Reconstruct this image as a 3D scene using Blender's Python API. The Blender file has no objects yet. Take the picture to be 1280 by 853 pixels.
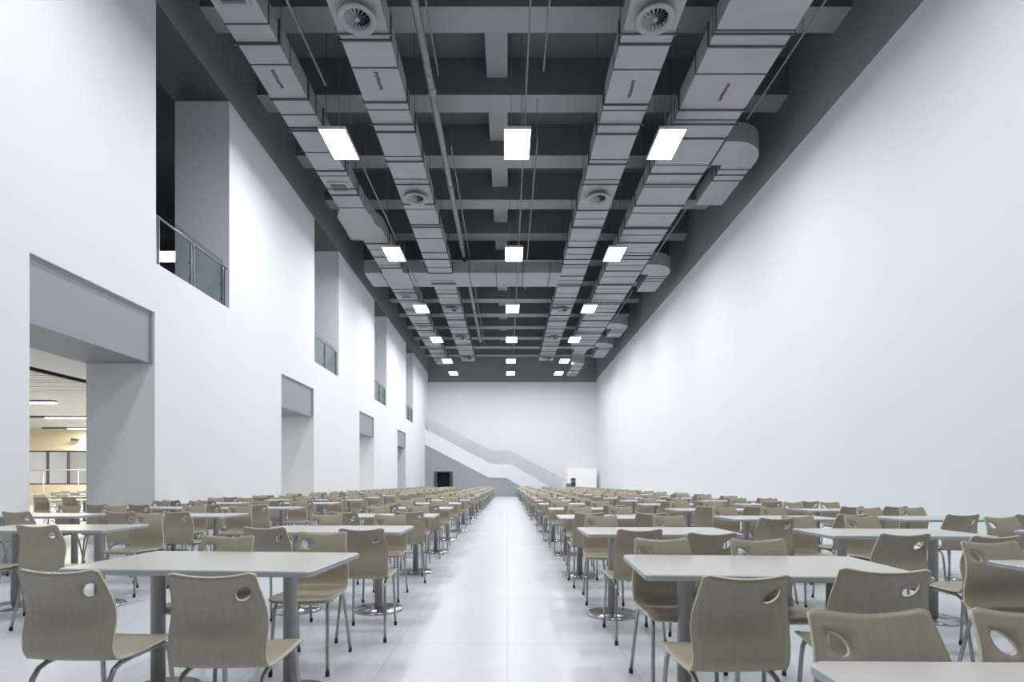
import bpy, bmesh, math, random
from mathutils import Vector, Matrix
random.seed(7)
PI = math.pi
COL = bpy.context.scene.collection
S = 1.035
EYE = 1.18

# ------------------------------------------------------------------ materials
def mat(name, col, rough=0.5, metal=0.0, noise=0.0, nscale=3.0, emis=None, estr=0.0, spec=0.5, bump=0.0):
    m = bpy.data.materials.new(name); m.use_nodes = True
    nt = m.node_tree; b = nt.nodes['Principled BSDF']
    b.inputs['Base Color'].default_value = (*col, 1); b.inputs['Roughness'].default_value = rough
    b.inputs['Metallic'].default_value = metal; b.inputs['Specular IOR Level'].default_value = spec
    if emis:
        b.inputs['Emission Color'].default_value = (*emis, 1); b.inputs['Emission Strength'].default_value = estr
    if noise > 0:
        tc = nt.nodes.new('ShaderNodeTexCoord'); n = nt.nodes.new('ShaderNodeTexNoise')
        n.inputs['Scale'].default_value = nscale; n.inputs['Detail'].default_value = 4
        r = nt.nodes.new('ShaderNodeValToRGB')
        r.color_ramp.elements[0].position = .3; r.color_ramp.elements[1].position = .7
        r.color_ramp.elements[0].color = (*[c * (1 - noise) for c in col], 1)
        r.color_ramp.elements[1].color = (*[min(1, c * (1 + noise)) for c in col], 1)
        nt.links.new(tc.outputs['Object'], n.inputs['Vector']); nt.links.new(n.outputs['Fac'], r.inputs['Fac'])
        nt.links.new(r.outputs['Color'], b.inputs['Base Color'])
        if bump > 0:
            bp = nt.nodes.new('ShaderNodeBump'); bp.inputs['Strength'].default_value = bump; bp.inputs['Distance'].default_value = .01
            nt.links.new(n.outputs['Fac'], bp.inputs['Height']); nt.links.new(bp.outputs['Normal'], b.inputs['Normal'])
    return m

def wood(name, c1, c2, rough=.36):
    m = bpy.data.materials.new(name); m.use_nodes = True
    nt = m.node_tree; b = nt.nodes['Principled BSDF']; b.inputs['Roughness'].default_value = rough
    tc = nt.nodes.new('ShaderNodeTexCoord'); mp = nt.nodes.new('ShaderNodeMapping')
    mp.inputs['Scale'].default_value = (90, 5, 5)
    n = nt.nodes.new('ShaderNodeTexNoise'); n.inputs['Scale'].default_value = 1; n.inputs['Detail'].default_value = 5
    r = nt.nodes.new('ShaderNodeValToRGB')
    r.color_ramp.elements[0].position = .3; r.color_ramp.elements[1].position = .72
    r.color_ramp.elements[0].color = (*c1, 1); r.color_ramp.elements[1].color = (*c2, 1)
    L = nt.links.new
    L(tc.outputs['Object'], mp.inputs['Vector']); L(mp.outputs['Vector'], n.inputs['Vector'])
    L(n.outputs['Fac'], r.inputs['Fac']); L(r.outputs['Color'], b.inputs['Base Color'])
    return m

def floor_mat():
    m = bpy.data.materials.new('floor_tiles'); m.use_nodes = True
    nt = m.node_tree; b = nt.nodes['Principled BSDF']; L = nt.links.new
    tc = nt.nodes.new('ShaderNodeTexCoord'); br = nt.nodes.new('ShaderNodeTexBrick')
    br.offset = 0; br.inputs['Scale'].default_value = 1
    br.inputs['Brick Width'].default_value = .8; br.inputs['Row Height'].default_value = .8
    br.inputs['Mortar Size'].default_value = .004; br.inputs['Mortar Smooth'].default_value = .3
    br.inputs['Color1'].default_value = (.70, .73, .765, 1); br.inputs['Color2'].default_value = (.675, .705, .745, 1)
    br.inputs['Mortar'].default_value = (.5, .52, .55, 1)
    n = nt.nodes.new('ShaderNodeTexNoise'); n.inputs['Scale'].default_value = 1.3; n.inputs['Detail'].default_value = 6
    mx = nt.nodes.new('ShaderNodeMix'); mx.data_type = 'RGBA'; mx.blend_type = 'MULTIPLY'; mx.inputs['Factor'].default_value = 1
    r = nt.nodes.new('ShaderNodeValToRGB'); r.color_ramp.elements[0].color = (.96, .96, .965, 1); r.color_ramp.elements[1].color = (1, 1, 1, 1)
    r.color_ramp.elements[0].position = .35; r.color_ramp.elements[1].position = .6
    L(tc.outputs['Object'], br.inputs['Vector']); L(tc.outputs['Object'], n.inputs['Vector']); L(n.outputs['Fac'], r.inputs['Fac'])
    L(br.outputs['Color'], mx.inputs[6]); L(r.outputs['Color'], mx.inputs[7]); L(mx.outputs[2], b.inputs['Base Color'])
    mr = nt.nodes.new('ShaderNodeMapRange'); mr.inputs['To Min'].default_value = .30; mr.inputs['To Max'].default_value = .36
    L(n.outputs['Fac'], mr.inputs['Value']); L(mr.outputs['Result'], b.inputs['Roughness'])
    return m

M_WALL = mat('white_paint', (.82, .84, .865), .7, noise=.012, nscale=.35)
M_JAMB = mat('off_white_paint', (.70, .73, .76), .7)
M_GREYW = mat('dark_grey_paint', (.27, .28, .29), .8, noise=.06, nscale=.6)
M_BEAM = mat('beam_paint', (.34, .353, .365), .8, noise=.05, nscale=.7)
M_BEAMSIDE = mat('beam_side_shade', (.17, .18, .192), .85)  # beam paint darkened, putting the shade of the vertical faces into the colour
M_SLAB = mat('slab_paint', (.17, .18, .19), .85)
M_DUCT = mat('galvanised_duct', (.36, .375, .385), .6, .15, noise=.06, nscale=1.2)
M_FLANGE = mat('duct_flange', (.085, .09, .095), .6, .2)
M_PIPE = mat('painted_pipe', (.32, .32, .32), .5, noise=.2, nscale=5)
M_ROD = mat('thin_conduit', (.24, .25, .26), .5, .4)
M_DIFF = mat('diffuser_paint', (.32, .335, .345), .5)
M_BLACK = mat('void_shade', (.008, .009, .01), .9)  # flat black standing in for unlit depth
M_LIGHT = mat('lit_panel', (1, 1, 1), .5, emis=(1, 1, 1), estr=12)
M_FRAME = mat('light_frame', (.7, .7, .7), .4)
M_FLOOR = floor_mat()
M_SHELL = wood('grey_oak_ply', (.355, .318, .24), (.40, .362, .28))
M_EDGE = mat('ply_edge', (.62, .58, .46), .5, noise=.08, nscale=30)
M_CHROME = mat('chrome_tube', (.38, .37, .36), .28, .9)
M_CAP = mat('black_rubber', (.02, .02, .02), .6)
M_TOP = mat('laminate_top', (.56, .54, .505), .30, noise=.02, nscale=8)
M_TEDGE = mat('table_edging', (.44, .45, .465), .35, .2)
M_POLE = mat('brushed_steel', (.44, .42, .40), .42, .45)
M_BASE = mat('polished_steel', (.45, .45, .46), .2, .95)
M_LINTEL = mat('shutter_grey', (.31, .335, .36), .55)
M_GREYP = mat('grey_panel', (.36, .38, .40), .7)
M_BEIGE = mat('beige_fascia', (.80, .70, .48), .6)
M_SLAT = mat('slat_ceiling', (.62, .61, .57), .6)
M_DARKSLAT = mat('dark_slat', (.018, .02, .022), .8)
M_STEEL = mat('steel_rail', (.30, .32, .33), .3, .85)
M_HAND = mat('pale_wood_rail', (.72, .62, .55), .5)
M_GREEN = mat('green_ink', (.05, .12, .10), .7)
M_RED = mat('red_ink', (.16, .05, .07), .7)
M_SIGNG = mat('green_sign', (.10, .30, .22), .5)
M_WARMW = mat('warm_white', (.80, .80, .78), .6)

def glass(name, col, mixf, rough=.05):
    m = bpy.data.materials.new(name); m.use_nodes = True
    nt = m.node_tree; nt.nodes.clear()
    o = nt.nodes.new('ShaderNodeOutputMaterial'); mx = nt.nodes.new('ShaderNodeMixShader')
    t = nt.nodes.new('ShaderNodeBsdfTransparent'); t.inputs['Color'].default_value = (*col, 1)
    g = nt.nodes.new('ShaderNodeBsdfGlossy'); g.inputs['Roughness'].default_value = rough
    g.inputs['Color'].default_value = (.9, .95, .95, 1)
    mx.inputs[0].default_value = mixf
    nt.links.new(t.outputs[0], mx.inputs[1]); nt.links.new(g.outputs[0], mx.inputs[2]); nt.links.new(mx.outputs[0], o.inputs[0])
    return m
M_GLASS = glass('green_tint_glass', (.86, .90, .89), .05)
M_CLEAR = glass('clear_glass', (.93, .93, .95), .05)

# ------------------------------------------------------------------ mesh helpers
def box(bm, x0, x1, y0, y1, z0, z1, mi=0):
    v = [bm.verts.new(p) for p in ((x0,y0,z0),(x1,y0,z0),(x1,y1,z0),(x0,y1,z0),(x0,y0,z1),(x1,y0,z1),(x1,y1,z1),(x0,y1,z1))]
    fs = [bm.faces.new([v[i] for i in f]) for f in ((0,3,2,1),(4,5,6,7),(0,1,5,4),(1,2,6,5),(2,3,7,6),(3,0,4,7))]
    for f in fs: f.material_index = mi
    return fs

def tube(bm, pts, r, n=8, mi=0, caps=True):
    pts = [Vector(p) for p in pts]; rings = []
    up = Vector((.123, .987, .05)).normalized()
    for i, p in enumerate(pts):
        d = (pts[min(i+1, len(pts)-1)] - pts[max(i-1, 0)]).normalized()
        if i == 0:
            a = d.cross(up)
            if a.length < .1: a = d.cross(Vector((1, 0, 0)))
            a.normalize()
        else:
            a = (a - d * a.dot(d)).normalized()
        b = d.cross(a)
        rr = r[i] if isinstance(r, (list, tuple)) else r
        rings.append([bm.verts.new(p + (a * math.cos(2*PI*k/n) + b * math.sin(2*PI*k/n)) * rr) for k in range(n)])
    for i in range(len(rings)-1):
        for k in range(n):
            f = bm.faces.new((rings[i][k], rings[i][(k+1)%n], rings[i+1][(k+1)%n], rings[i+1][k])); f.material_index = mi; f.smooth = True
    if caps:
        bm.faces.new(rings[0][::-1]).material_index = mi; bm.faces.new(rings[-1]).material_index = mi

def lathe(bm, prof, cx, cy, n=24, mi=0):
    rings = []
    for r, z in prof:
        rings.append([bm.verts.new((cx + r*math.cos(2*PI*k/n), cy + r*math.sin(2*PI*k/n), z)) for k in range(n)])
    for i in range(len(rings)-1):
        for k in range(n):
            f = bm.faces.new((rings[i][k], rings[i][(k+1)%n], rings[i+1][(k+1)%n], rings[i+1][k])); f.material_index = mi; f.smooth = True
    bm.faces.new(rings[0][::-1]).material_index = mi; bm.faces.new(rings[-1]).material_index = mi

def prism(bm, pts, a, b, axis='y', mi=0):
    def P(u, w, t): return (u, t, w) if axis == 'y' else ((u, w, t) if axis == 'z' else (t, u, w))
    A = [bm.verts.new(P(u, w, a)) for u, w in pts]; B = [bm.verts.new(P(u, w, b)) for u, w in pts]
    bm.faces.new(A).material_index = mi; bm.faces.new(B[::-1]).material_index = mi
    for i in range(len(pts)):
        j = (i+1) % len(pts); bm.faces.new((A[j], A[i], B[i], B[j])).material_index = mi

def obj(name, bm, mats, parent=None, loc=None):
    bmesh.ops.recalc_face_normals(bm, faces=bm.faces)
    me = bpy.data.meshes.new(name); bm.to_mesh(me); bm.free()
    for m in (mats if isinstance(mats, (list, tuple)) else [mats]): me.materials.append(m)
    o = bpy.data.objects.new(name, me); COL.objects.link(o)
    if parent: o.parent = parent
    if loc: o.location = loc
    return o

def tag(o, label=None, cat=None, group=None, kind=None):
    if label: o['label'] = label
    if cat: o['category'] = cat
    if group: o['group'] = group
    if kind: o['kind'] = kind
    return o

def thing(name, label, cat, loc=(0, 0, 0), group=None, rz=0):
    o = bpy.data.objects.new(name, None); COL.objects.link(o); o.location = loc; o.rotation_euler = (0, 0, rz)
    o.empty_display_size = .1
    return tag(o, label, cat, group)

def struct(name, bm, m, label=None):
    return tag(obj(name, bm, m), label, None, None, 'structure')

def copy_tree(o, parent=None):
    c = o.copy(); COL.objects.link(c)
    if parent: c.parent = parent
    for ch in list(KIDS.get(o, ())): 
        copy_tree2(ch, c)
    return c
def copy_tree2(o, parent):
    c = o.copy(); COL.objects.link(c); c.parent = parent
    for g in KIDS.get(o, ()): copy_tree2(g, c)
KIDS = {}
def index_kids(root):
    KIDS[root] = list(root.children)
    for c in KIDS[root]: index_kids(c)

ORD = ['zeroth','first','second','third','fourth','fifth','sixth','seventh','eighth','ninth','tenth','eleventh','twelfth','thirteenth',
       'fourteenth','fifteenth','sixteenth','seventeenth','eighteenth','nineteenth','twentieth','twenty-first','twenty-second','twenty-third']

# ------------------------------------------------------------------ room shell
XL, XR, YF, YB = -6.77, 7.58, 46.6, -6.0
XLO = -8.09
ZSLAB = 12.64
ZLW, ZRW, ZFW = 10.45, 9.96, 9.68
DOORS = [(7.76 + 8.64*k, 10.52 + 8.64*k) for k in range(-1, 4)]
UPS = [(10.55 + 8.66*k, 13.33 + 8.66*k) for k in range(-1, 4)]
ZL, ZD, ZS = 3.46, 4.44, 5.40

bm = bmesh.new(); box(bm, -27, XR+.3, YB-.3, 49, -.2, 0); struct('floor', bm, M_FLOOR)
bm = bmesh.new(); box(bm, XL-.02, XR, YB, YF, ZSLAB, ZSLAB+.3); struct('ceiling', bm, M_SLAB)

bm = bmesh.new()
y = YB
for a, b in DOORS:
    box(bm, XLO, XL, y, a, 0, ZS); box(bm, XLO, XL, a, b, ZD, ZS); y = b
box(bm, XLO, XL, y, YF, 0, ZS)
y = YB
for a, b in UPS:
    box(bm, XLO, XL, y, a, ZS, ZLW); y = b
box(bm, XLO, XL, y, YF, ZS, ZLW)
struct('wall_left', bm, M_WALL)
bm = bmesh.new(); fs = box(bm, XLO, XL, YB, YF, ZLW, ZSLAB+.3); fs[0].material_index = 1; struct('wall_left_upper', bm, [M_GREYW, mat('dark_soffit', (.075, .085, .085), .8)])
bm = bmesh.new(); box(bm, XR, XR+.3, YB, YF+.3, 0, ZRW); struct('wall_right', bm, M_WALL)
bm = bmesh.new(); box(bm, XR, XR+.3, YB, YF, ZRW, ZSLAB+.3); struct('wall_right_upper', bm, M_GREYW)
bm = bmesh.new(); box(bm, XLO, XR, YF, YF+.3, 0, ZFW); struct('wall_far', bm, M_WALL)
bm = bmesh.new(); box(bm, XLO, XR, YF, YF+.3, ZFW, ZSLAB+.3); struct('wall_far_upper', bm, M_GREYW)
bm = bmesh.new(); box(bm, XLO, XR+.3, YB-.3, YB, 0, ZSLAB+.3); struct('wall_back', bm, M_GREYP)  # unseen wall, made grey to keep the near chair backs dark

# grey lintel boxes over the doorways
for i, (a, b) in enumerate(DOORS[1:]):
    bm = bmesh.new(); box(bm, XLO, XL-.07, a, b, ZL, ZD)
    box(bm, XL-.075, XL-.055, a, b, ZD-.05, ZD); box(bm, XL-.075, XL-.03, b-.05, b, ZL, ZD)
    struct('trim_%d' % (i+1), bm, M_LINTEL)
bm = bmesh.new(); box(bm, XLO, XL-.07, DOORS[0][0], DOORS[0][1], ZL, ZD); struct('trim_5', bm, M_LINTEL)

# ceiling beams: each cross beam and each short beam between them
K0, K1 = -5, 12
by = lambda k: 12.04 + 2.743*k
for k in range(K0, K1+1):
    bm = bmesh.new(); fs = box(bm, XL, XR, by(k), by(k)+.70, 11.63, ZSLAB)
    for f in fs[2:]: f.material_index = 1  # sides take the shaded copy, the underside the lit one
    o = obj('ceiling_beam', bm, [M_BEAM, M_BEAMSIDE]); o['kind'] = 'structure'
for k in range(K0, K1):
    bm = bmesh.new(); fs = box(bm, -.56, 0, by(k)+.70, by(k+1), 12.1, ZSLAB)
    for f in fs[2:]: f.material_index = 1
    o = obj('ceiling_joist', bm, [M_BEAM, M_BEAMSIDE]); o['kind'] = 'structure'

# ------------------------------------------------------------------ adjoining dining room seen through the first doorway
RX0, RY0, RY1 = -26.0, 5.0, 29.0
bm = bmesh.new(); box(bm, -9.4, XLO, RY0, 46, ZL, 3.7); struct('ceiling_side_soffit', bm, M_WARMW)
bm = bmesh.new(); box(bm, RX0, XLO, RY0, 46, 4.5, ZS); struct('ceiling_side_room', bm, M_DARKSLAT)
bm = bmesh.new()
yy = RY0
while yy < RY1:
    box(bm, RX0, -12.1, yy, yy+.27, 4.0, 4.03); yy += .34
struct('ceiling_side_slats', bm, M_SLAT)
bm = bmesh.new(); box(bm, RX0-.3, RX0, RY0-.3, 33, 0, ZS); struct('wall_side_left', bm, M_WARMW)
bm = bmesh.new(); box(bm, RX0, XLO, RY0-.3, RY0, 0, ZS); struct('wall_side_near', bm, M_WARMW)
bm = bmesh.new(); box(bm, RX0, XLO, RY1, RY1+.25, 2.85, 4.5); box(bm, RX0, XLO, RY1, RY1+.25, 0, 1.05)
struct('wall_side_far', bm, M_BEIGE)
bm = bmesh.new(); box(bm, RX0, XLO, 32.4, 32.6, 0, 4.5); struct('wall_kitchen', bm, M_WARMW)
bm = bmesh.new()
fx = RX0 + .45
M_MULL = mat('dark_mullion', (.07, .07, .075), .5)
box(bm, RX0, XLO, RY1+.05, RY1+.15, 2.78, 2.85); box(bm, RX0, XLO, RY1+.05, RY1+.15, 1.05, 1.12)
k = 0
while fx < XLO:
    box(bm, fx, fx+.07, RY1+.04, RY1+.16, 1.12, 2.78); fx += 1.1
wf = struct('window_1', bm, M_MULL)
bm = bmesh.new(); box(bm, RX0, XLO, RY1+.09, RY1+.10, 1.12, 2.78); obj('window_pane', bm, M_CLEAR, wf)
t = thing('metal_rail', 'pale horizontal metal rail before the serving windows beyond the doorway', 'rail', (-22, RY1-.9, 0))
bm = bmesh.new(); tube(bm, [(-4, 0, 1.8), (6, 0, 1.8)], .03); obj('top_rail', bm, M_FRAME, t)
for q in range(6):
    bm = bmesh.new(); tube(bm, [(-3.6+1.8*q, 0, 0), (-3.6+1.8*q, 0, 1.8)], .025); obj('post', bm, M_FRAME, t)
t = thing('kitchen_machine', 'grey steel kitchen machine behind the serving windows', 'appliance', (-21.7, 31.2, 0))
bm = bmesh.new(); box(bm, -1, 1, -.5, .5, .12, 1.75); obj('body', bm, M_STEEL, t)
bm = bmesh.new()
prism(bm, [(-1.05, 1.75), (1.05, 1.75), (.75, 2.15), (-.75, 2.15)], -.55, .55); obj('hood', bm, M_STEEL, t)
for sx in (-.9, .9):
    for sy in (-.4, .4):
        bm = bmesh.new(); box(bm, sx-.04, sx+.04, sy-.04, sy+.04, 0, .12); obj('foot', bm, M_MULL, t)

def strip_light(x, y, L, lbl):
    t = thing('strip_light', lbl, 'light', (x, y, 3.9), 'strip lights in the adjoining room' )
    bm = bmesh.new(); box(bm, -L/2-1.3, L/2, -.09, .09, .03, .095); obj('housing', bm, M_MULL, t)
    bm = bmesh.new(); box(bm, -L/2, L/2, -.07, .07, 0, .03); obj('tube_cover', bm, M_LIGHT, t)
strip_light(-16.9, 18.9, 2.6, 'long strip light nearest the doorway on the side room ceiling')
strip_light(-18.0, 23.4, 3.4, 'second strip light behind the doorway on the side room ceiling')
strip_light(-20.9, 28.2, 3.4, 'farthest strip light by the beige fascia in the side room')
strip_light(-13.4, 13.2, 2.4, 'short strip light at the dark gap of the side room ceiling')
t = thing('wall_camera', 'small dark ceiling camera beside the beige fascia', 'camera', (-22.6, 28.75, 3.35))
bm = bmesh.new(); box(bm, -.25, .0, -.1, .1, 0, .12); obj('body', bm, M_MULL, t)
bm = bmesh.new(); tube(bm, [(.0, 0, .06), (.12, 0, .06)], .05); obj('lens', bm, M_MULL, t)
bm = bmesh.new(); box(bm, -.15, -.08, 0, .25, .03, .09); obj('bracket', bm, M_MULL, t)

def area(name, loc, sx, sy, e, col=(1, 1, 1), rot=(0, 0, 0)):
    l = bpy.data.lights.new(name, 'AREA'); l.shape = 'RECTANGLE'; l.size = sx; l.size_y = sy; l.energy = e; l.color = col
    o = bpy.data.objects.new(name, l); COL.objects.link(o); o.location = loc; o.rotation_euler = rot
    return o
for x, y in ((-13.4, 13.2), (-16.9, 18.9), (-18, 23.4), (-20.9, 27.9), (-12.5, 23.4)):  # last position has no strip fixture, an extra lamp added for the side room
    area('side_room_lamp', (x, y, 3.88), 2.6, .12, 240, (1, .95, .85))
area('kitchen_lamp', (-21, 30.8, 4.2), 6, 1, 190, (1, 1, 1))

# ------------------------------------------------------------------ upper gallery behind the high openings
bm = bmesh.new(); box(bm, -17, XLO, 6, 44, 10.45, 10.75)
zz = 6.0
struct('ceiling_gallery', bm, M_DARKSLAT)
bm = bmesh.new(); box(bm, -17.2, -17, 6, 44, ZS, 10.45)
q = ZS+.2
while q < 10.3:
    box(bm, -17, -16.9, 6, 44, q, q+.08, 1); q += .3
box(bm, -17, XLO, 5.8, 6, ZS, 10.45); box(bm, -17, XLO, 44, 44.2, ZS, 10.45)
struct('wall_gallery', bm, [M_DARKSLAT, M_BEAMSIDE])
GAL = ['nearest opening', 'second opening', 'third opening', 'farthest opening']
for i, (a, b) in enumerate(UPS[1:]):
    x = XL - .14
    t = thing('balcony_railing', 'steel and green glass railing in the %s of the left wall' % GAL[i], 'railing', (x, 0, ZS))
    bm = bmesh.new(); box(bm, -.006, .006, a+.02, (a+b)/2-.01, .04, 1.16); obj('glass_panel', bm, M_GLASS, t)
    bm = bmesh.new(); box(bm, -.006, .006, (a+b)/2+.01, b-.02, .04, 1.16); obj('glass_panel', bm, M_GLASS, t)
    bm = bmesh.new(); tube(bm, [(.06, a+.0, .98), (.06, b-.0, .98)], .026, 10); obj('handrail', bm, M_STEEL, t)
    for py in (a+.15, (a+b)/2-.05, b-.14):
        bm = bmesh.new(); box(bm, .035, .085, py-.05, py-.03, 0, .96); box(bm, .035, .085, py+.03, py+.05, 0, .96); box(bm, .02, .10, py-.06, py+.06, 0, .012)
        o = obj('post', bm, M_STEEL, t)
        bm = bmesh.new(); tube(bm, [(-.01, py, .55), (.06, py, .55)], .02); tube(bm, [(-.01, py, .2), (.06, py, .2)], .02); obj('clamp', bm, M_STEEL, o)
for i, yy in enumerate((15.3, 21.6, 28.2, 34.4, 40.5)):
    t = thing('pendant_panel', 'white light panel hanging in the dark upper gallery', 'light', (-9.7, yy, 7.45), 'gallery light panels')
    bm = bmesh.new(); box(bm, -.6, .6, -.3, .3, 0, .05); obj('diffuser', bm, M_LIGHT, t)
    for sx in (-.5, .5):
        bm = bmesh.new(); tube(bm, [(sx, 0, .05), (sx, 0, 3.0)], .006, 5); obj('wire', bm, M_ROD, t)

# ------------------------------------------------------------------ stair on the far wall
YS = 44.9
lx = XL
top = [(lx, 5.53), (-6.52, 5.40), (-1.38, 2.69), (.31, 2.62), (4.45, .27), (4.45, 0), (2.60, 0), (-.11, 1.51), (-1.55, 1.55), (lx, 4.25)]
bm = bmesh.new(); prism(bm, top, YS, YS+.14)
st = thing('staircase', 'white two-flight staircase climbing left along the far wall', 'staircase', (0, 0, 0))
obj('parapet', bm, M_WALL, st)
bm = bmesh.new()
n1 = 13; x0, x1 = 4.3, .31; z1 = 2.05
for i in range(n1):
    xa = x0 + (x1-x0)*i/n1; xb = x0 + (x1-x0)*(i+1)/n1; zt = z1*(i+1)/n1
    box(bm, xb, xa, YS+.14, YF, max(0, zt-.5), zt)
box(bm, -1.38, .31, YS+.14, YF, z1-.3, z1)
n2 = 18; x0, x1 = -1.38, lx; z2 = 4.95
for i in range(n2):
    xa = x0 + (x1-x0)*i/n2; xb = x0 + (x1-x0)*(i+1)/n2; zt = z1 + (z2-z1)*(i+1)/n2
    box(bm, xb, xa, YS+.14, YF, zt-.5, zt)
obj('steps', bm, M_JAMB, st)
hp = [(-6.70, 6.45), (-6.39, 6.40), (-1.38, 3.76), (.14, 3.76), (4.87, 1.30)]
bm = bmesh.new()
for (xa, za), (xb, zb) in zip(hp, hp[1:]):
    prism(bm, [(xa, za-.035), (xb, zb-.035), (xb, zb+.035), (xa, za+.035)], YS+.03, YS+.11)
obj('handrail', bm, M_HAND, st)
bm = bmesh.new()
prism(bm, [(lx+.02, 5.50), (-6.52, 5.42), (-1.38, 2.69), (.31, 2.62), (4.45, .27), (4.6, 1.40), (.14, 3.72), (-1.38, 3.72), (-6.39, 6.36), (lx+.02, 6.40)], YS+.06, YS+.075)
obj('glass_balustrade', bm, M_CLEAR, st)
# grey enclosing wall under the stair with a dark doorway
bm = bmesh.new()
dx0, dx1, dz = -6.02, -4.5, 2.06
low = [(lx, 4.25), (-1.55, 1.55), (-.11, 1.51), (2.60, 0)]
def zl(x):
    for (xa, za), (xb, zb) in zip(low, low[1:]):
        if xa <= x <= xb: return za + (zb-za)*(x-xa)/(xb-xa)
ya, yb = YS+.04, YS+.12
prism(bm, [(lx, 0), (dx0, 0), (dx0, zl(dx0)), (lx, zl(lx))], ya, yb)
prism(bm, [(dx0, dz), (dx1, dz), (dx1, zl(dx1)), (dx0, zl(dx0))], ya, yb)
prism(bm, [(dx1, 0), (2.60, 0), (-.11, 1.51), (-1.55, 1.55), (dx1, zl(dx1))], ya, yb)
struct('wall_under_stair', bm, M_GREYP)
bm = bmesh.new()
box(bm, dx0, dx0+.24, ya-.03, yb, 0, dz); box(bm, dx1-.24, dx1, ya-.03, yb, 0, dz); box(bm, dx0+.24, dx1-.24, ya-.03, yb, dz-.08, dz)
d = struct('door_1', bm, M_MULL)
bm = bmesh.new(); box(bm, dx0+.24, dx1-.24, yb+.3, yb+.36, 0, dz-.08); obj('doorway_shade_sheet', bm, M_BLACK, d)  # black sheet standing in for the darkness behind the doorway
# white lobby box
t = thing('lobby_enclosure', 'low bright white boxed enclosure at the foot of the far stair', 'enclosure', (4.9, YS-.2, 0))
bm = bmesh.new(); box(bm, 0, .28, 0, 1.85, 0, 2.30); box(bm, .66, 2.35, 0, 1.85, 0, 2.30); box(bm, .28, .66, 0, 1.85, 1.5, 2.30)
M_BRIGHT = mat('glowing_white_panel', (.93, .93, .92), .5, emis=(1, 1, 1), estr=.12)  # white panel with a faint glow added; the wall is no lamp
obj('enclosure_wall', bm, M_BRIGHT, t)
bm = bmesh.new(); box(bm, .28, .66, .10, .16, 0, 1.5); o = obj('door', bm, M_MULL, t)
bm = bmesh.new(); box(bm, .28, .66, .07, .10, 1.22, 1.27); obj('door_rail', bm, M_FRAME, o)
t = thing('green_box_sign', 'small green box sign beside the white enclosure at the stair foot', 'bin', (4.93, YS-.5, 0))  # stands for a green box sign, modelled with tapered body and lid
bm = bmesh.new(); prism(bm, [(-.14, 0), (.14, 0), (.19, .98), (-.19, .98)], -.16, .16); obj('box_body', bm, M_SIGNG, t)
bm = bmesh.new(); prism(bm, [(-.2, .98), (.2, .98), (.14, 1.08), (-.14, 1.08)], -.18, .18); obj('lid', bm, M_SIGNG, t)

# ------------------------------------------------------------------ ducts
ZB, ZT = 10.08, 10.53
KNOWN = {1: [9.2, 10.62, 11.07, 11.66, 12.7, 13.25, 13.73, 14.76, 15.63, 15.9, 16.95, 17.75], 4: [8.6, 9.6, 11.0, 11.75, 12.8, 13.08, 13.89, 14.94, 15.17, 16.07, 17.5, 17.86, 18.9, 20.0, 21.2, 22.7],
         5: [8.6, 9.6, 11.1, 11.8, 12.88, 13.1, 13.97, 15.1, 15.3, 16.1, 17.9, 18.5], 6: [9.4, 10.77, 11.16, 11.93, 13.07, 13.44, 14.15, 15.36, 15.78, 16.5, 17.6, 18.1]}
def flanges(parent, edges_fn, y0, y1, seed, zb=ZB, zt=ZT):
    rnd = random.Random(seed); y = y0 + .3; j = 0; known = list(KNOWN.get(seed, []))
    if known: y = known.pop(0)
    gaps = [.62, 1.02, .5, .62, .92, .3, 1.0, .55]
    while y < y1 - .1:
        xa, xb = edges_fn(y); strong = j % 2 == 0
        p = .03 if strong else .012; w = .04 if strong else .028
        bm = bmesh.new()
        box(bm, xa-p, xb+p, y, y+w, zb-p, zb); box(bm, xa-p, xb+p, y, y+w, zt, zt+p)
        box(bm, xa-p, xa, y, y+w, zb, zt); box(bm, xb, xb+p, y, y+w, zb, zt)
        obj('flange', bm, M_FLANGE, parent)
        y = known.pop(0) if known else y + gaps[(j + seed) % len(gaps)] * rnd.uniform(.9, 1.1)
        j += 1

def hangers(parent, edges_fn, y0, y1, step=2.743):
    y = y0
    while y < y1:
        xa, xb = edges_fn(y)
        bm = bmesh.new()
        tube(bm, [(xa-.05, y, ZB-.04), (xa-.05, y, ZSLAB)], .007, 5); tube(bm, [(xb+.05, y, ZB-.04), (xb+.05, y, ZSLAB)], .007, 5)
        box(bm, xa-.08, xb+.08, y-.015, y+.015, ZB-.045, ZB-.02)
        obj('hanger', bm, M_FLANGE, parent); y += step

def diffuser(parent, x, y):
    z = ZB
    bm = bmesh.new()
    lathe(bm, [(.25, z-.0), (.25, z-.02), (.36, z-.10), (.37, z-.13), (.35, z-.14), (.245, z-.115), (.24, z-.03)], x, y, 32)
    d = obj('round_diffuser', bm, M_DIFF, parent)
    bm = bmesh.new()
    for k in range(16):
        a = 2*PI*k/16; ca, sa = math.cos(a), math.sin(a)
        def R(r, s, zz): return (x + r*ca - s*sa, y + r*sa + s*ca, zz)
        v = [bm.verts.new(R(.05, -.004, z-.115)), bm.verts.new(R(.24, -.022, z-.12)), bm.verts.new(R(.24, .022, z-.085)), bm.verts.new(R(.05, .004, z-.085))]
        bm.faces.new(v)
    lathe(bm, [(.01, z-.09), (.05, z-.09), (.05, z-.125), (.01, z-.13)], x, y, 16)
    obj('swirl_vanes', bm, M_DIFF, d)
    bm = bmesh.new(); lathe(bm, [(.239, z-.035), (.239, z-.04)], x, y, 32); obj('throat_shade', bm, M_BLACK, d)  # black disc painted in for the shade inside the throat

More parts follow.
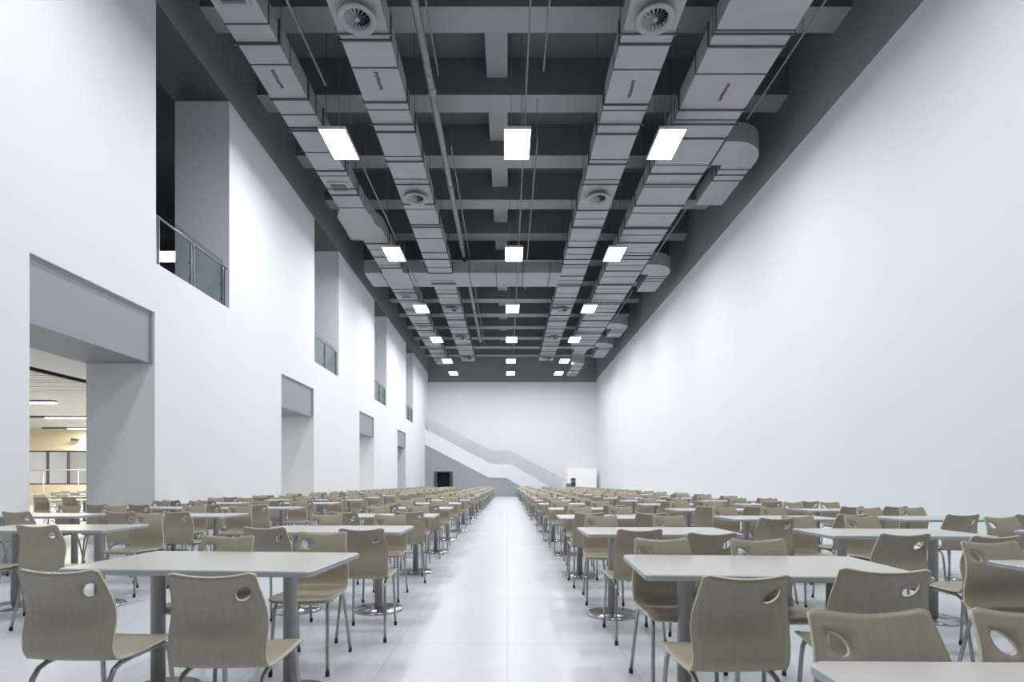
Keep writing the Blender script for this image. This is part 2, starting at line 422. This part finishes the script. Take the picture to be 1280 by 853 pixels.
def grille(parent, x, y):
    bm = bmesh.new(); w, h = .30, .28; z = ZB
    box(bm, x-w, x+w, y-h, y-h+.07, z-.03, z-.001); box(bm, x-w, x+w, y+h-.07, y+h, z-.03, z-.001)
    box(bm, x-w, x-w+.07, y-h+.07, y+h-.07, z-.03, z-.001); box(bm, x+w-.07, x+w, y-h+.07, y+h-.07, z-.03, z-.001)
    g = obj('air_grille', bm, M_DIFF, parent)
    bm = bmesh.new(); box(bm, x-w+.07, x+w-.07, y-h+.07, y+h-.07, z-.012, z-.002)
    obj('grille_core', bm, M_FLANGE, g)
    bm = bmesh.new()
    for k in range(7):
        yy = y-h+.09+k*.062; box(bm, x-w+.07, x+w-.07, yy, yy+.012, z-.026, z-.012)
    obj('louvre', bm, M_DIFF, g)

def marking(parent, x, y, m, seed):
    """small hand-painted upright characters, read along the duct"""
    rnd = random.Random(seed); bm = bmesh.new(); z = ZB - .004
    n = 4; s = .10
    for c in range(n):
        cy = y + (c - (n-1)/2) * .14
        for k in range(3):
            yy = cy - s/2 + s*k/2
            box(bm, x - s*rnd.uniform(.3, .5), x + s*rnd.uniform(.3, .5), yy-.012, yy+.012, z, z+.003)
        for k in range(2):
            xx = x + s*rnd.uniform(-.35, .35)
            box(bm, xx-.012, xx+.012, cy-s*.5, cy+s*rnd.uniform(.2, .6), z-.001, z+.002)
    o = obj('painted_marking', bm, m, parent)

YN = 2.5
def straight(name, label, xa, xb, y0, y1, seed, zb=ZB, zt=ZT, fl=True):
    t = thing(name, label, 'duct')
    bm = bmesh.new(); box(bm, xa, xb, y0, y1, zb, zt); obj('duct_body', bm, M_DUCT, t)
    e = lambda y: (xa, xb)
    if fl: flanges(t, e, y0, y1, seed, zb, zt)
    return t, e
# A, far left, with square grilles, near run
t = thing('air_duct', 'galvanised duct with square grilles nearest the left wall, before the cross duct', 'duct')
bm = bmesh.new(); box(bm, -5.48, -4.64, YN, 17.9, ZB, ZT); obj('duct_body', bm, M_DUCT, t)
bm = bmesh.new()
prism(bm, [(-5.48, 17.9), (-4.64, 17.9), (-4.57, 18.3), (-4.57, 18.9), (-4.42, 19.3), (-4.42, 20.1), (-5.72, 20.1), (-5.72, 18.4)], ZB, ZT, 'z'); obj('duct_transition', bm, M_DUCT, t)
bm = bmesh.new(); box(bm, -5.31, -4.42, 20.1, 23.3, ZB, ZT); obj('duct_body', bm, M_DUCT, t)
flanges(t, lambda y: (-5.48, -4.64), 8.8, 17.9, 1); flanges(t, lambda y: (-5.31, -4.42), 20.1, 23.3, 2)
hangers(t, lambda y: (-5.48, -4.64), 8.35, 17.5)
grille(t, -5.06, 9.95); grille(t, -5.06, 16.5); marking(t, -5.08, 12.1, M_GREEN, 1)
t, e = straight('air_duct', 'galvanised duct with square grilles nearest the left wall, beyond the cross duct', -5.34, -4.34, 24.95, 41.5, 3)
hangers(t, e, 25.6, 41)
for y in (26.2, 31.2, 36.4): grille(t, -4.84, y)
# B
t, e = straight('air_duct', 'long galvanised duct with round diffusers, left of the aisle centre', -3.346, -2.358, YN, 40.3, 4)
hangers(t, e, 8.1, 40)
for y in (10.4, 17.0, 28.0, 33.5, 39.1): diffuser(t, -2.852, y)
marking(t, -2.86, 12.15, M_GREEN, 2)
# C
t, e = straight('air_duct', 'long galvanised duct with round diffusers, right of the aisle centre', 2.278, 3.31, YN, 40.3, 5)
hangers(t, e, 8.1, 40)
for y in (10.4, 17.0, 28.0, 33.5, 39.1): diffuser(t, 2.80, y)
marking(t, 2.80, 12.4, M_GREEN, 3)
# cross duct
t = thing('cross_duct', 'wide galvanised cross duct bridging the hall between the long ducts', 'duct')
for xa, xb in ((-6.1, -3.348), (-2.356, 2.276)):
    bm = bmesh.new(); box(bm, xa, xb, 23.3, 24.95, ZB, ZT+.02); obj('duct_body', bm, M_DUCT, t)
    x = xa + .7
    while x < xb - .3:
        bm = bmesh.new(); box(bm, x, x+.03, 23.28, 24.97, ZB-.015, ZB); box(bm, x, x+.03, 23.28, 23.3, ZB, ZT); obj('flange', bm, M_FLANGE, t); x += 1.15
# D, big one with side branches
t, e = straight('air_duct', 'widest galvanised duct with hooked side branches, nearest the right wall', 4.107, 5.643, YN, 36.0, 6)
hangers(t, e, 8.1, 36)
marking(t, 4.93, 12.5, M_RED, 4)
bm = bmesh.new(); prism(bm, [(4.107, 36.0), (5.643, 36.0), (5.35, 36.9), (5.35, 38.2), (4.5, 38.2), (4.5, 36.9)], ZB, ZT, 'z'); obj('duct_transition', bm, M_DUCT, t)
bm = bmesh.new(); box(bm, 4.5, 5.35, 38.2, 38.65, 9.45, ZT); obj('duct_drop', bm, M_DUCT, t)
bm = bmesh.new(); box(bm, 4.65, 5.35, 38.65, 42.6, 9.45, 9.85); obj('duct_end', bm, M_DUCT, t)
flanges(t, lambda y: (4.65, 5.35), 38.7, 42.5, 3, 9.45, 9.85)
BR = ['nearest', 'second', 'third', 'farthest']
for i, (y0, y1) in enumerate(((14.3, 17.6), (22.4, 25.6), (30.7, 33.6), (35.0, 39.2))):
    br = t
    xi, xo = 6.02, 6.90; r = xo - 5.66
    pts = [(5.66, y0), (5.95, y0)]
    for k in range(1, 9):
        a = PI/2 * k/8; pts.append((5.95 + (xo-5.95)*math.sin(a), y0 + .95*(1-math.cos(a))))
    pts += [(xo, y0+1.25), (xi, y0+1.25), (xi, y0+1.08), (5.66, y0+1.08)]
    bm = bmesh.new(); prism(bm, pts, ZB, ZT+.06, 'z'); br = obj('branch_elbow', bm, M_DUCT, t)
    bm = bmesh.new(); box(bm, xi+.02, xo-.02, y0+1.25, y1, ZB, ZT); obj('duct_body', bm, M_DUCT, br)
    for yy in (y0+1.27, y0+1.55, y0+1.85):
        bm = bmesh.new(); box(bm, xi, xo, yy, yy+.035, ZB-.018, ZB); box(bm, xi, xi+.02, yy, yy+.035, ZB, ZT); obj('flange', bm, M_FLANGE, br)
    bm = bmesh.new(); box(bm, 5.655, 5.69, y0-.02, y0+1.1, ZB-.02, ZT); obj('collar', bm, M_FLANGE, br)
    bm = bmesh.new()
    for xx in (xi+.1, xo-.1): tube(bm, [(xx, y1-.3, ZT), (xx, y1-.3, ZSLAB)], .007, 5)
    obj('hanger', bm, M_FLANGE, br)

# ------------------------------------------------------------------ pipes and conduits
def pipe(label, x, z, y0, y1, r, m, couple=None, name='pipe', cat='pipe'):
    t = thing(name, label, cat, (x, 0, z))
    bm = bmesh.new(); tube(bm, [(0, y0, 0), (0, y1, 0)], r, 14); obj('pipe_run', bm, m, t)
    if couple:
        y = y0 + .9
        while y < y1:
            bm = bmesh.new(); tube(bm, [(0, y, 0), (0, y+.22, 0)], r*1.22, 14); obj('coupling', bm, m, t)
            bm = bmesh.new(); tube(bm, [(0, y+.6, r), (0, y+.6, ZSLAB-z)], .009, 5); obj('hanger_rod', bm, M_ROD, t)
            y += couple
pipe('thick grey sprinkler pipe beside the left diffuser duct, in front of the cross duct', -1.86, 10.80, 8, 24.6, .085, M_PIPE, 4.4)
pipe('thick grey pipe beside the left diffuser duct, beyond the cross duct', -1.86, 10.80, 25.2, 37.5, .085, M_PIPE, 4.4)
CD = [('thin conduit right of the thick pipe, nearest piece', -1.62, 10.7, 8, 12.8),
      ('thin conduit right of the thick pipe, before the cross duct', -1.60, 10.7, 15.5, 23.6),
      ('thin conduit right of the thick pipe, beyond the cross duct', -1.60, 10.7, 25, 38),
      ('thin conduit along the left lights, nearest piece', -4.02, 9.95, 7, 12.1),
      ('thin conduit along the left lights, second piece', -4.02, 9.95, 15.2, 19.9),
      ('thin conduit along the left lights, farther piece', -4.02, 9.95, 21, 26.3),
      ('thin conduit over the central lights, long run', .42, 10.0, 7, 40),
      ('thin conduit right of the central lights, nearest piece', .80, 10.35, 8, 12.2),
      ('thin conduit right of the central lights, farther piece', .80, 10.35, 14.6, 26),
      ('thin conduit between the widest duct and the right wall, nearest piece', 5.95, 10.2, 8, 13.6),
      ('thin conduit between the widest duct and the right wall, second piece', 5.82, 10.1, 17.5, 21.6),
      ('thin conduit between the widest duct and the right wall, farther piece', 5.82, 10.1, 25.5, 30)]
for lbl, x, z, y0, y1 in CD:
    pipe(lbl, x, z, y0, y1, .02, M_ROD, None, 'conduit', 'conduit')
    y = y0 + .3
    t = bpy.context.scene.collection.objects[-1]
    par = t.parent
    while y < y1:
        bm = bmesh.new(); tube(bm, [(0, y, .02), (0, y, ZSLAB-z)], .008, 5); obj('hanger_rod', bm, M_ROD, par); y += 2.743

# ------------------------------------------------------------------ ceiling lights
LY = [.5, 7.1, 13.7, 20.3, 26.7, 32.5, 38.2, 42.5]
LXs = [(-4.20, 'left'), (.237, 'central'), (3.96, 'right')]
LZ = 9.63
for j, y in enumerate(LY):
    for x, side in LXs:
        if j > 1:
            n = j - 1
            t = thing('ceiling_light', 'bright rectangular light panel, %s of six in the %s row' % (['','nearest','second nearest','third nearest','third farthest','second farthest','farthest'][n], side),
                      'light', (x, y, LZ), 'suspended ceiling lights')
            bm = bmesh.new()
            box(bm, -.33, .33, -.63, -.61, -.02, .05); box(bm, -.33, .33, .61, .63, -.02, .05); box(bm, -.33, -.31, -.61, .61, -.02, .05); box(bm, .31, .33, -.61, .61, -.02, .05)
            box(bm, -.31, .31, -.61, .61, .03, .05)
            obj('frame', bm, M_FRAME, t)
            bm = bmesh.new(); box(bm, -.31, .31, -.61, .61, -.015, .03); obj('diffuser', bm, M_LIGHT, t)
            for sx in (-.15, .12):
                for sy in (-.45, .45):
                    bm = bmesh.new(); tube(bm, [(sx, sy, .05), (sx, sy, ZSLAB-LZ)], .006, 5); obj('suspension_wire', bm, M_ROD, t)
        a = area('ceiling_lamp', (x, y, LZ-.03), .6, 1.2, 62 if y > 40 else 134, (.97, .99, 1))

# ------------------------------------------------------------------ chair prototype
PROF = [(.215, .442), (.20, .454), (.17, .461), (.10, .461), (.02, .457), (-.06, .454), (-.13, .454), (-.168, .457), (-.194, .467), (-.212, .485), (-.221, .51),
        (-.222, .545), (-.215, .585), (-.206, .625), (-.203, .66), (-.208, .695), (-.218, .73), (-.231, .76), (-.246, .79), (-.259, .815), (-.269, .835), (-.274, .845)]
WID = [(0, .185), (.05, .194), (.42, .190), (.50, .186), (.58, .184), (.64, .187), (.70, .189), (.78, .184), (.88, .172), (.96, .166), (1, .164)]
acc = [0]
for a, b in zip(PROF, PROF[1:]): acc.append(acc[-1] + math.dist(a, b))
TOT = acc[-1]
def prof(t):
    d = t * TOT
    for i in range(len(acc)-1):
        if d <= acc[i+1] or i == len(acc)-2:
            f = (d-acc[i]) / (acc[i+1]-acc[i]); a, b = PROF[i], PROF[i+1]
            return a[0]+(b[0]-a[0])*f, a[1]+(b[1]-a[1])*f
def wid(t):
    for (a, wa), (b, wb) in zip(WID, WID[1:]):
        if t <= b: return wa + (wb-wa)*(t-a)/(b-a)
    return WID[-1][1]
def shell_pt(u, t):
    """u in [-1,1] across, t in [0,1] from the seat front to the top of the back"""
    dip = 0
    if t > .80:
        k = (t-.80)/.20
        dip = k * ((.024*(1-u*u)) + .05*max(0, abs(u)-.86)**2/.0196*.30)
    if t < .08:
        dip = -(1-t/.08) * .02*max(0, abs(u)-.8)**2/.04
    y, z = prof(max(0, t - dip/TOT)); w = wid(t)
    if t > .5: y += .012*(u*u)       # slight hollow for the back
    else: z += .006*u*u
    return Vector((u*w, y, z))

def make_shell(nu, nt, hole=True):
    bm = bmesh.new(); V = {}
    us = [-1 + 2*i/nu for i in range(nu+1)]; ts = [j/nt for j in range(nt+1)]
    tc, uc = .885, .62      # hole centre
    if hole:
        i0, i1 = max(i for i, u in enumerate(us) if u <= uc-.27), min(i for i, u in enumerate(us) if u >= uc+.27)
        j0, j1 = max(j for j, t in enumerate(ts) if t <= tc-.056), min(j for j, t in enumerate(ts) if t >= tc+.056)
        i1 = min(i1, nu-1); j1 = min(j1, nt-1)
    else: i0 = i1 = j0 = j1 = -9
    for i, u in enumerate(us):
        for j, t in enumerate(ts):
            if i0 < i < i1 and j0 < j < j1: continue
            V[i, j] = bm.verts.new(shell_pt(u, t))
    for i in range(nu):
        for j in range(nt):
            if i0 <= i < i1 and j0 <= j < j1: continue
            bm.faces.new((V[i, j], V[i+1, j], V[i+1, j+1], V[i, j+1])).smooth = True
    if hole:
        per = [(i, j0) for i in range(i0, i1)] + [(i1, j) for j in range(j0, j1)] + [(i, j1) for i in range(i1, i0, -1)] + [(i0, j) for j in range(j1, j0, -1)]
        w = wid(tc); ring = []
        A, B, th = .040, .025, math.radians(52)
        for i, j in per:
            dx, dt = (us[i]-uc)*w, (ts[j]-tc)*TOT
            a = math.atan2(dt, dx) - th
            r = A*B / math.sqrt((B*math.cos(a))**2 + (A*math.sin(a))**2)
            px, pt = r*math.cos(a+th), r*math.sin(a+th)
            ring.append(bm.verts.new(shell_pt(uc + px/w, tc + pt/TOT)))
        n = len(per)
        for k in range(n):
            k2 = (k+1) % n
            bm.faces.new((V[per[k]], V[per[k2]], ring[k2], ring[k])).smooth = True
    bmesh.ops.recalc_face_normals(bm, faces=bm.faces)
    me = bpy.data.meshes.new('shell'); bm.to_mesh(me); bm.free()
    me.materials.append(M_SHELL); me.materials.append(M_EDGE)
    o = bpy.data.objects.new('shell', me); COL.objects.link(o)
    md = o.modifiers.new('s', 'SOLIDIFY'); md.thickness = .0105; md.offset = 0; md.material_offset_rim = 1; md.use_even_offset = True
    dg = bpy.context.evaluated_depsgraph_get()
    me2 = bpy.data.meshes.new_from_object(o.evaluated_get(dg)); me2.name = 'shell'
    bpy.data.objects.remove(o); bpy.data.meshes.remove(me)
    return me2

def front_leg(s): return [(s*.172, .205, .012), (s*.168, .190, .20), (s*.163, .176, .34), (s*.160, .168, .40), (s*.157, .150, .430), (s*.155, .115, .438)]
def rear_leg(s): return [(s*.178, -.285, .012), (s*.170, -.240, .20), (s*.163, -.210, .33), (s*.160, -.195, .385), (s*.158, -.170, .420), (s*.156, -.13, .435), (s*.155, -.08, .438)]
def frame_bm(bm, n):
    for s in (-1, 1): tube(bm, [(s*.155, .115, .438), (s*.155, -.08, .438)], .010, n)
    tube(bm, [(-.155, .07, .438), (.155, .07, .438)], .008, n); tube(bm, [(-.155, -.06, .438), (.155, -.06, .438)], .008, n)

SHELL_HI = make_shell(16, 40); SHELL_LO = make_shell(8, 20, False)
CHAIR_NEAR = thing('dining_chair', '', 'chair')
o = bpy.data.objects.new('seat_shell', SHELL_HI); COL.objects.link(o); o.parent = CHAIR_NEAR
for fn in (front_leg, rear_leg):
    for s in (-1, 1):
        bm = bmesh.new(); tube(bm, fn(s), .0105, 10); l = obj('leg', bm, M_CHROME, CHAIR_NEAR)
        p = fn(s)[0]; bm = bmesh.new(); tube(bm, [(p[0], p[1], 0), (p[0], p[1], .03)], .013, 8); obj('foot_cap', bm, M_CAP, l)
bm = bmesh.new(); frame_bm(bm, 8); obj('seat_frame', bm, M_CHROME, CHAIR_NEAR)
index_kids(CHAIR_NEAR)
CHAIR_MID = thing('dining_chair', '', 'chair')
o = bpy.data.objects.new('seat_shell', SHELL_HI); COL.objects.link(o); o.parent = CHAIR_MID
for fn in (front_leg, rear_leg):
    for s in (-1, 1):
        bm = bmesh.new(); pp = fn(s); pp[0] = (pp[0][0], pp[0][1], 0); tube(bm, pp, .0105, 6); obj('leg', bm, M_CHROME, CHAIR_MID)
bm = bmesh.new(); frame_bm(bm, 5); obj('seat_frame', bm, M_CHROME, CHAIR_MID)
index_kids(CHAIR_MID)
# far version, one mesh
bm = bmesh.new(); bm.from_mesh(SHELL_LO)
for fn in (front_leg, rear_leg):
    for s in (-1, 1):
        pp = fn(s); tube(bm, [(pp[0][0], pp[0][1], 0), pp[2], pp[4], pp[-1]], .0105, 5, 2)
CHAIR_FAR = obj('dining_chair', bm, [M_SHELL, M_EDGE, M_CHROME])

# ------------------------------------------------------------------ table prototype
TW, TD, TH = 1.30, .72, .75
def rrect(w, d, r, n=5):
    pts = []
    for cx, cy, a0 in ((w/2-r, d/2-r, 0), (-w/2+r, d/2-r, PI/2), (-w/2+r, -d/2+r, PI), (w/2-r, -d/2+r, 3*PI/2)):
        for k in range(n+1):
            a = a0 + PI/2*k/n; pts.append((cx + r*math.cos(a), cy + r*math.sin(a)))
    return pts
def top_bm(bm, n=5):
    loops = []
    for z, inset in ((TH, .006), (TH-.005, 0), (TH-.024, 0), (TH-.03, .006)):
        loops.append([bm.verts.new((x*(1-2*inset/TW), y*(1-2*inset/TD), z)) for x, y in rrect(TW, TD, .035, n)])
    bm.faces.new(loops[0]).material_index = 0; bm.faces.new(loops[-1][::-1]).material_index = 1
    N = len(loops[0])
    for a, b in zip(loops, loops[1:]):
        for k in range(N): bm.faces.new((a[k], b[k], b[(k+1)%N], a[(k+1)%N])).material_index = 1
def pole_bm(bm, x, n=20, mi=0):
    lathe(bm, [(.037, .022), (.037, TH-.045), (.08, TH-.04), (.08, TH-.03)], x, 0, n, mi)
def base_bm(bm, x, n=32, mi=0):
    lathe(bm, [(.225, 0), (.225, .010), (.215, .020), (.06, .028), (.04, .034)], x, 0, n, mi)
TABLE_NEAR = thing('dining_table', '', 'table')
bm = bmesh.new(); top_bm(bm); obj('tabletop', bm, [M_TOP, M_TEDGE], TABLE_NEAR)
for s in (-1, 1):
    bm = bmesh.new(); pole_bm(bm, s*.38); p = obj('pole', bm, M_POLE, TABLE_NEAR)
    bm = bmesh.new(); base_bm(bm, s*.38); obj('round_base', bm, M_BASE, p)
index_kids(TABLE_NEAR)
bm = bmesh.new(); top_bm(bm, 1)
for s in (-1, 1): pole_bm(bm, s*.38, 8, 2); base_bm(bm, s*.38, 14, 3)
TABLE_FAR = obj('dining_table', bm, [M_TOP, M_TEDGE, M_POLE, M_BASE])

# ------------------------------------------------------------------ seating plan
CLS = {'L1': (-1.58, 3.04, 2.05, 'first column left of aisle'), 'L2': (-4.25, 3.15, 2.05, 'middle column left of aisle'), 'L3': (-6.08, 3.15, 2.05, 'column along left wall'),
       'R1': (1.31, 2.85, 2.03, 'first column right of aisle'), 'R2': (3.28, 2.62, 2.03, 'middle column right of aisle'), 'R3': (5.22, 2.55, 2.03, 'column nearest right wall')}
FIRST = {'L1': 1, 'L2': 2, 'L3': 3, 'R1': 0, 'R2': 1, 'R3': 2}
TFIX = {('L1', 1): (-1.57, 3.03, -4), ('R1', 1): (1.31, 2.86, -3.5), ('R1', 0): (1.36, .95, -1), ('L1', 2): (-1.57, 5.06, 0), ('R1', 2): (1.31, 4.88, 0),
        ('L2', 2): (-4.29, 5.22, 3), ('R2', 1): (3.28, 2.67, 0), ('R2', 2): (3.27, 4.72, -3)}
# (column, row): {(side, seat): (x, y, rot degrees)}; side n = near the camera, f = far side
CFIX = {('L1', 1, 'n', 'l'): (-1.75, 2.40, -2), ('L1', 1, 'n', 'r'): (-1.115, 2.31, 1), ('L1', 1, 'f', 'r'): (-1.27, 3.53, 181), ('L1', 1, 'f', 'l'): (-1.80, 3.27, 178),
        ('R1', 1, 'n', 'l'): (.872, 2.27, 2), ('R1', 1, 'n', 'r'): (1.53, 2.41, -10), ('R1', 1, 'f', 'l'): (.94, 3.10, 180), ('R1', 1, 'f', 'r'): (1.51, 3.06, 180),
        ('R1', 0, 'f', 'l'): (.972, 1.215, 181), ('R1', 0, 'f', 'r'): (1.405, 1.22, 178),
        ('R1', 2, 'n', 'l'): (.96, 4.25, 1), ('R1', 2, 'n', 'r'): (1.40, 3.97, -3), ('L1', 2, 'n', 'l'): (-1.84, 4.43, -3), ('L1', 2, 'n', 'r'): (-1.09, 4.31, 2),
        ('L2', 2, 'n', 'r'): (-3.76, 4.63, 0), ('L2', 2, 'n', 'l'): (-4.42, 4.62, 3), ('R2', 2, 'n', 'l'): (2.66, 3.91, -2), ('R2', 2, 'n', 'r'): (3.12, 3.76, 2),
        ('R2', 1, 'f', 'l'): (2.79, 2.92, 180), ('R2', 1, 'f', 'r'): (3.65, 2.9, 180), ('R2', 3, 'n', 'l'): (2.60, 5.52, -3)}
tables, chairs = [], []
rnd = random.Random(11)
for c, (cx, cy, pitch, phrase) in CLS.items():
    for k in range(FIRST[c], 22):
        y = cy + pitch*(k-1)
        if y > 43.5: break
        x, yy, rz = TFIX.get((c, k), (cx + rnd.uniform(-.04, .04), y + rnd.uniform(-.04, .04), rnd.uniform(-2, 2)))
        nth = ORD[k - FIRST[c] + 1]
        tables.append((x, yy, rz, 'laminate table on two steel pedestals, %s table, %s' % (nth, phrase)))
        for side in 'nf':
            for seat in 'lr':
                if c == 'R1' and k == 0 and side == 'n': continue
                if c == 'R2' and k == 1 and side == 'n': continue
                if (c, k, side, seat) in (('R2', 1, 'f', 'r'), ('R3', 2, 'n', 'r'), ('R3', 2, 'f', 'r'), ('L2', 2, 'f', 'l')): continue
                sx = -1 if seat == 'l' else 1
                j = (rnd.uniform(-.05, .05), rnd.uniform(-.07, .05), rnd.gauss(0, 3.5))
                if (c, k, side, seat) in CFIX: px, py, r = CFIX[c, k, side, seat]
                else:
                    px = x + sx*.33 + j[0]
                    py = yy - .54 + j[1] if side == 'n' else yy + .54 - j[1]
                    r = j[2] + (0 if side == 'n' else 180)
                chairs.append([px, py, r, 'bent grey-beige ply chair, %s side %s seat, %s table, %s' % ('near' if side == 'n' else 'far', 'left' if seat == 'l' else 'right', nth, phrase), c])
for x, y, rz, lbl in tables:
    near = y < 20
    o = copy_tree(TABLE_NEAR) if near else TABLE_FAR.copy()
    if not near: COL.objects.link(o)
    o.location = (x, y, 0); o.rotation_euler = (0, 0, math.radians(rz)); tag(o, lbl, 'table', 'canteen dining tables')
chairs.sort(key=lambda c: c[1])
NIND = 290
mass = []
for i, (x, y, rz, lbl, c) in enumerate(chairs):
    if i >= NIND: mass.append((x, y, rz)); continue
    if y < 7: o = copy_tree(CHAIR_NEAR)
    elif y < 16: o = copy_tree(CHAIR_MID)
    else: o = CHAIR_FAR.copy(); COL.objects.link(o)
    o.location = (x, y, 0); o.rotation_euler = (0, 0, math.radians(rz)); tag(o, lbl, 'chair', 'bent plywood dining chairs')
src = CHAIR_FAR.data
bm = bmesh.new()
for x, y, rz in mass:
    n0 = len(bm.verts); bm.from_mesh(src); bm.verts.ensure_lookup_table()
    Mx = Matrix.Translation((x, y, 0)) @ Matrix.Rotation(math.radians(rz), 4, 'Z')
    for v in bm.verts[n0:]: v.co = Mx @ v.co
me = bpy.data.meshes.new('dining_chair'); bm.to_mesh(me); bm.free()
for m in (M_SHELL, M_EDGE, M_CHROME): me.materials.append(m)
o = bpy.data.objects.new('distant_dining_chairs', me); COL.objects.link(o)
tag(o, 'far rows of small beige chairs before the far stair', 'chairs', None, 'stuff')

# tables and chairs of the adjoining room
rt = 0
SR = ['nearest', 'second', 'third', 'fourth', 'fifth', 'sixth']
for i, (x, y) in enumerate(((-10.6, 13.6), (-13.2, 16.6), (-15.2, 19.6), (-17.6, 19.4), (-17.6, 23.0), (-20.2, 25.2))):
    o = TABLE_FAR.copy(); COL.objects.link(o); o.location = (x, y, 0)
    tag(o, '%s pale dining table seen through the first doorway' % SR[i], 'table', 'side room tables')
    for q, (dx, dy, r) in enumerate(((-.33, -.54, 0), (.33, -.54, 0))):
        if i > 4: continue
        o = CHAIR_FAR.copy(); COL.objects.link(o); o.location = (x+dx, y+dy, 0); o.rotation_euler = (0, 0, math.radians(r))
        tag(o, 'beige chair, %s one at the %s side room table beyond the doorway' % ('left' if q == 0 else 'right', SR[i]), 'chair', 'side room chairs')

# remove prototypes
for p in (CHAIR_NEAR, CHAIR_MID, TABLE_NEAR):
    for ch in list(p.children_recursive): bpy.data.objects.remove(ch)
    bpy.data.objects.remove(p)
bpy.data.objects.remove(CHAIR_FAR); bpy.data.objects.remove(TABLE_FAR)

# ------------------------------------------------------------------ camera, world, view
w = bpy.data.worlds.new('World'); bpy.context.scene.world = w; w.use_nodes = True
w.node_tree.nodes['Background'].inputs[0].default_value = (.8, .88, 1, 1); w.node_tree.nodes['Background'].inputs[1].default_value = .1
cam = bpy.data.cameras.new('camera'); co = bpy.data.objects.new('camera', cam); COL.objects.link(co)
co.location = (0, 0, EYE); co.rotation_euler = (PI/2, 0, 0)
cam.sensor_width = 36; cam.lens = 685/1280*36; cam.shift_x = 5.5/1280; cam.shift_y = (603-426.5)/1280; cam.clip_start = .05; cam.clip_end = 200
sc = bpy.context.scene; sc.camera = co
sc.view_settings.view_transform = 'Standard'; sc.view_settings.exposure = 0
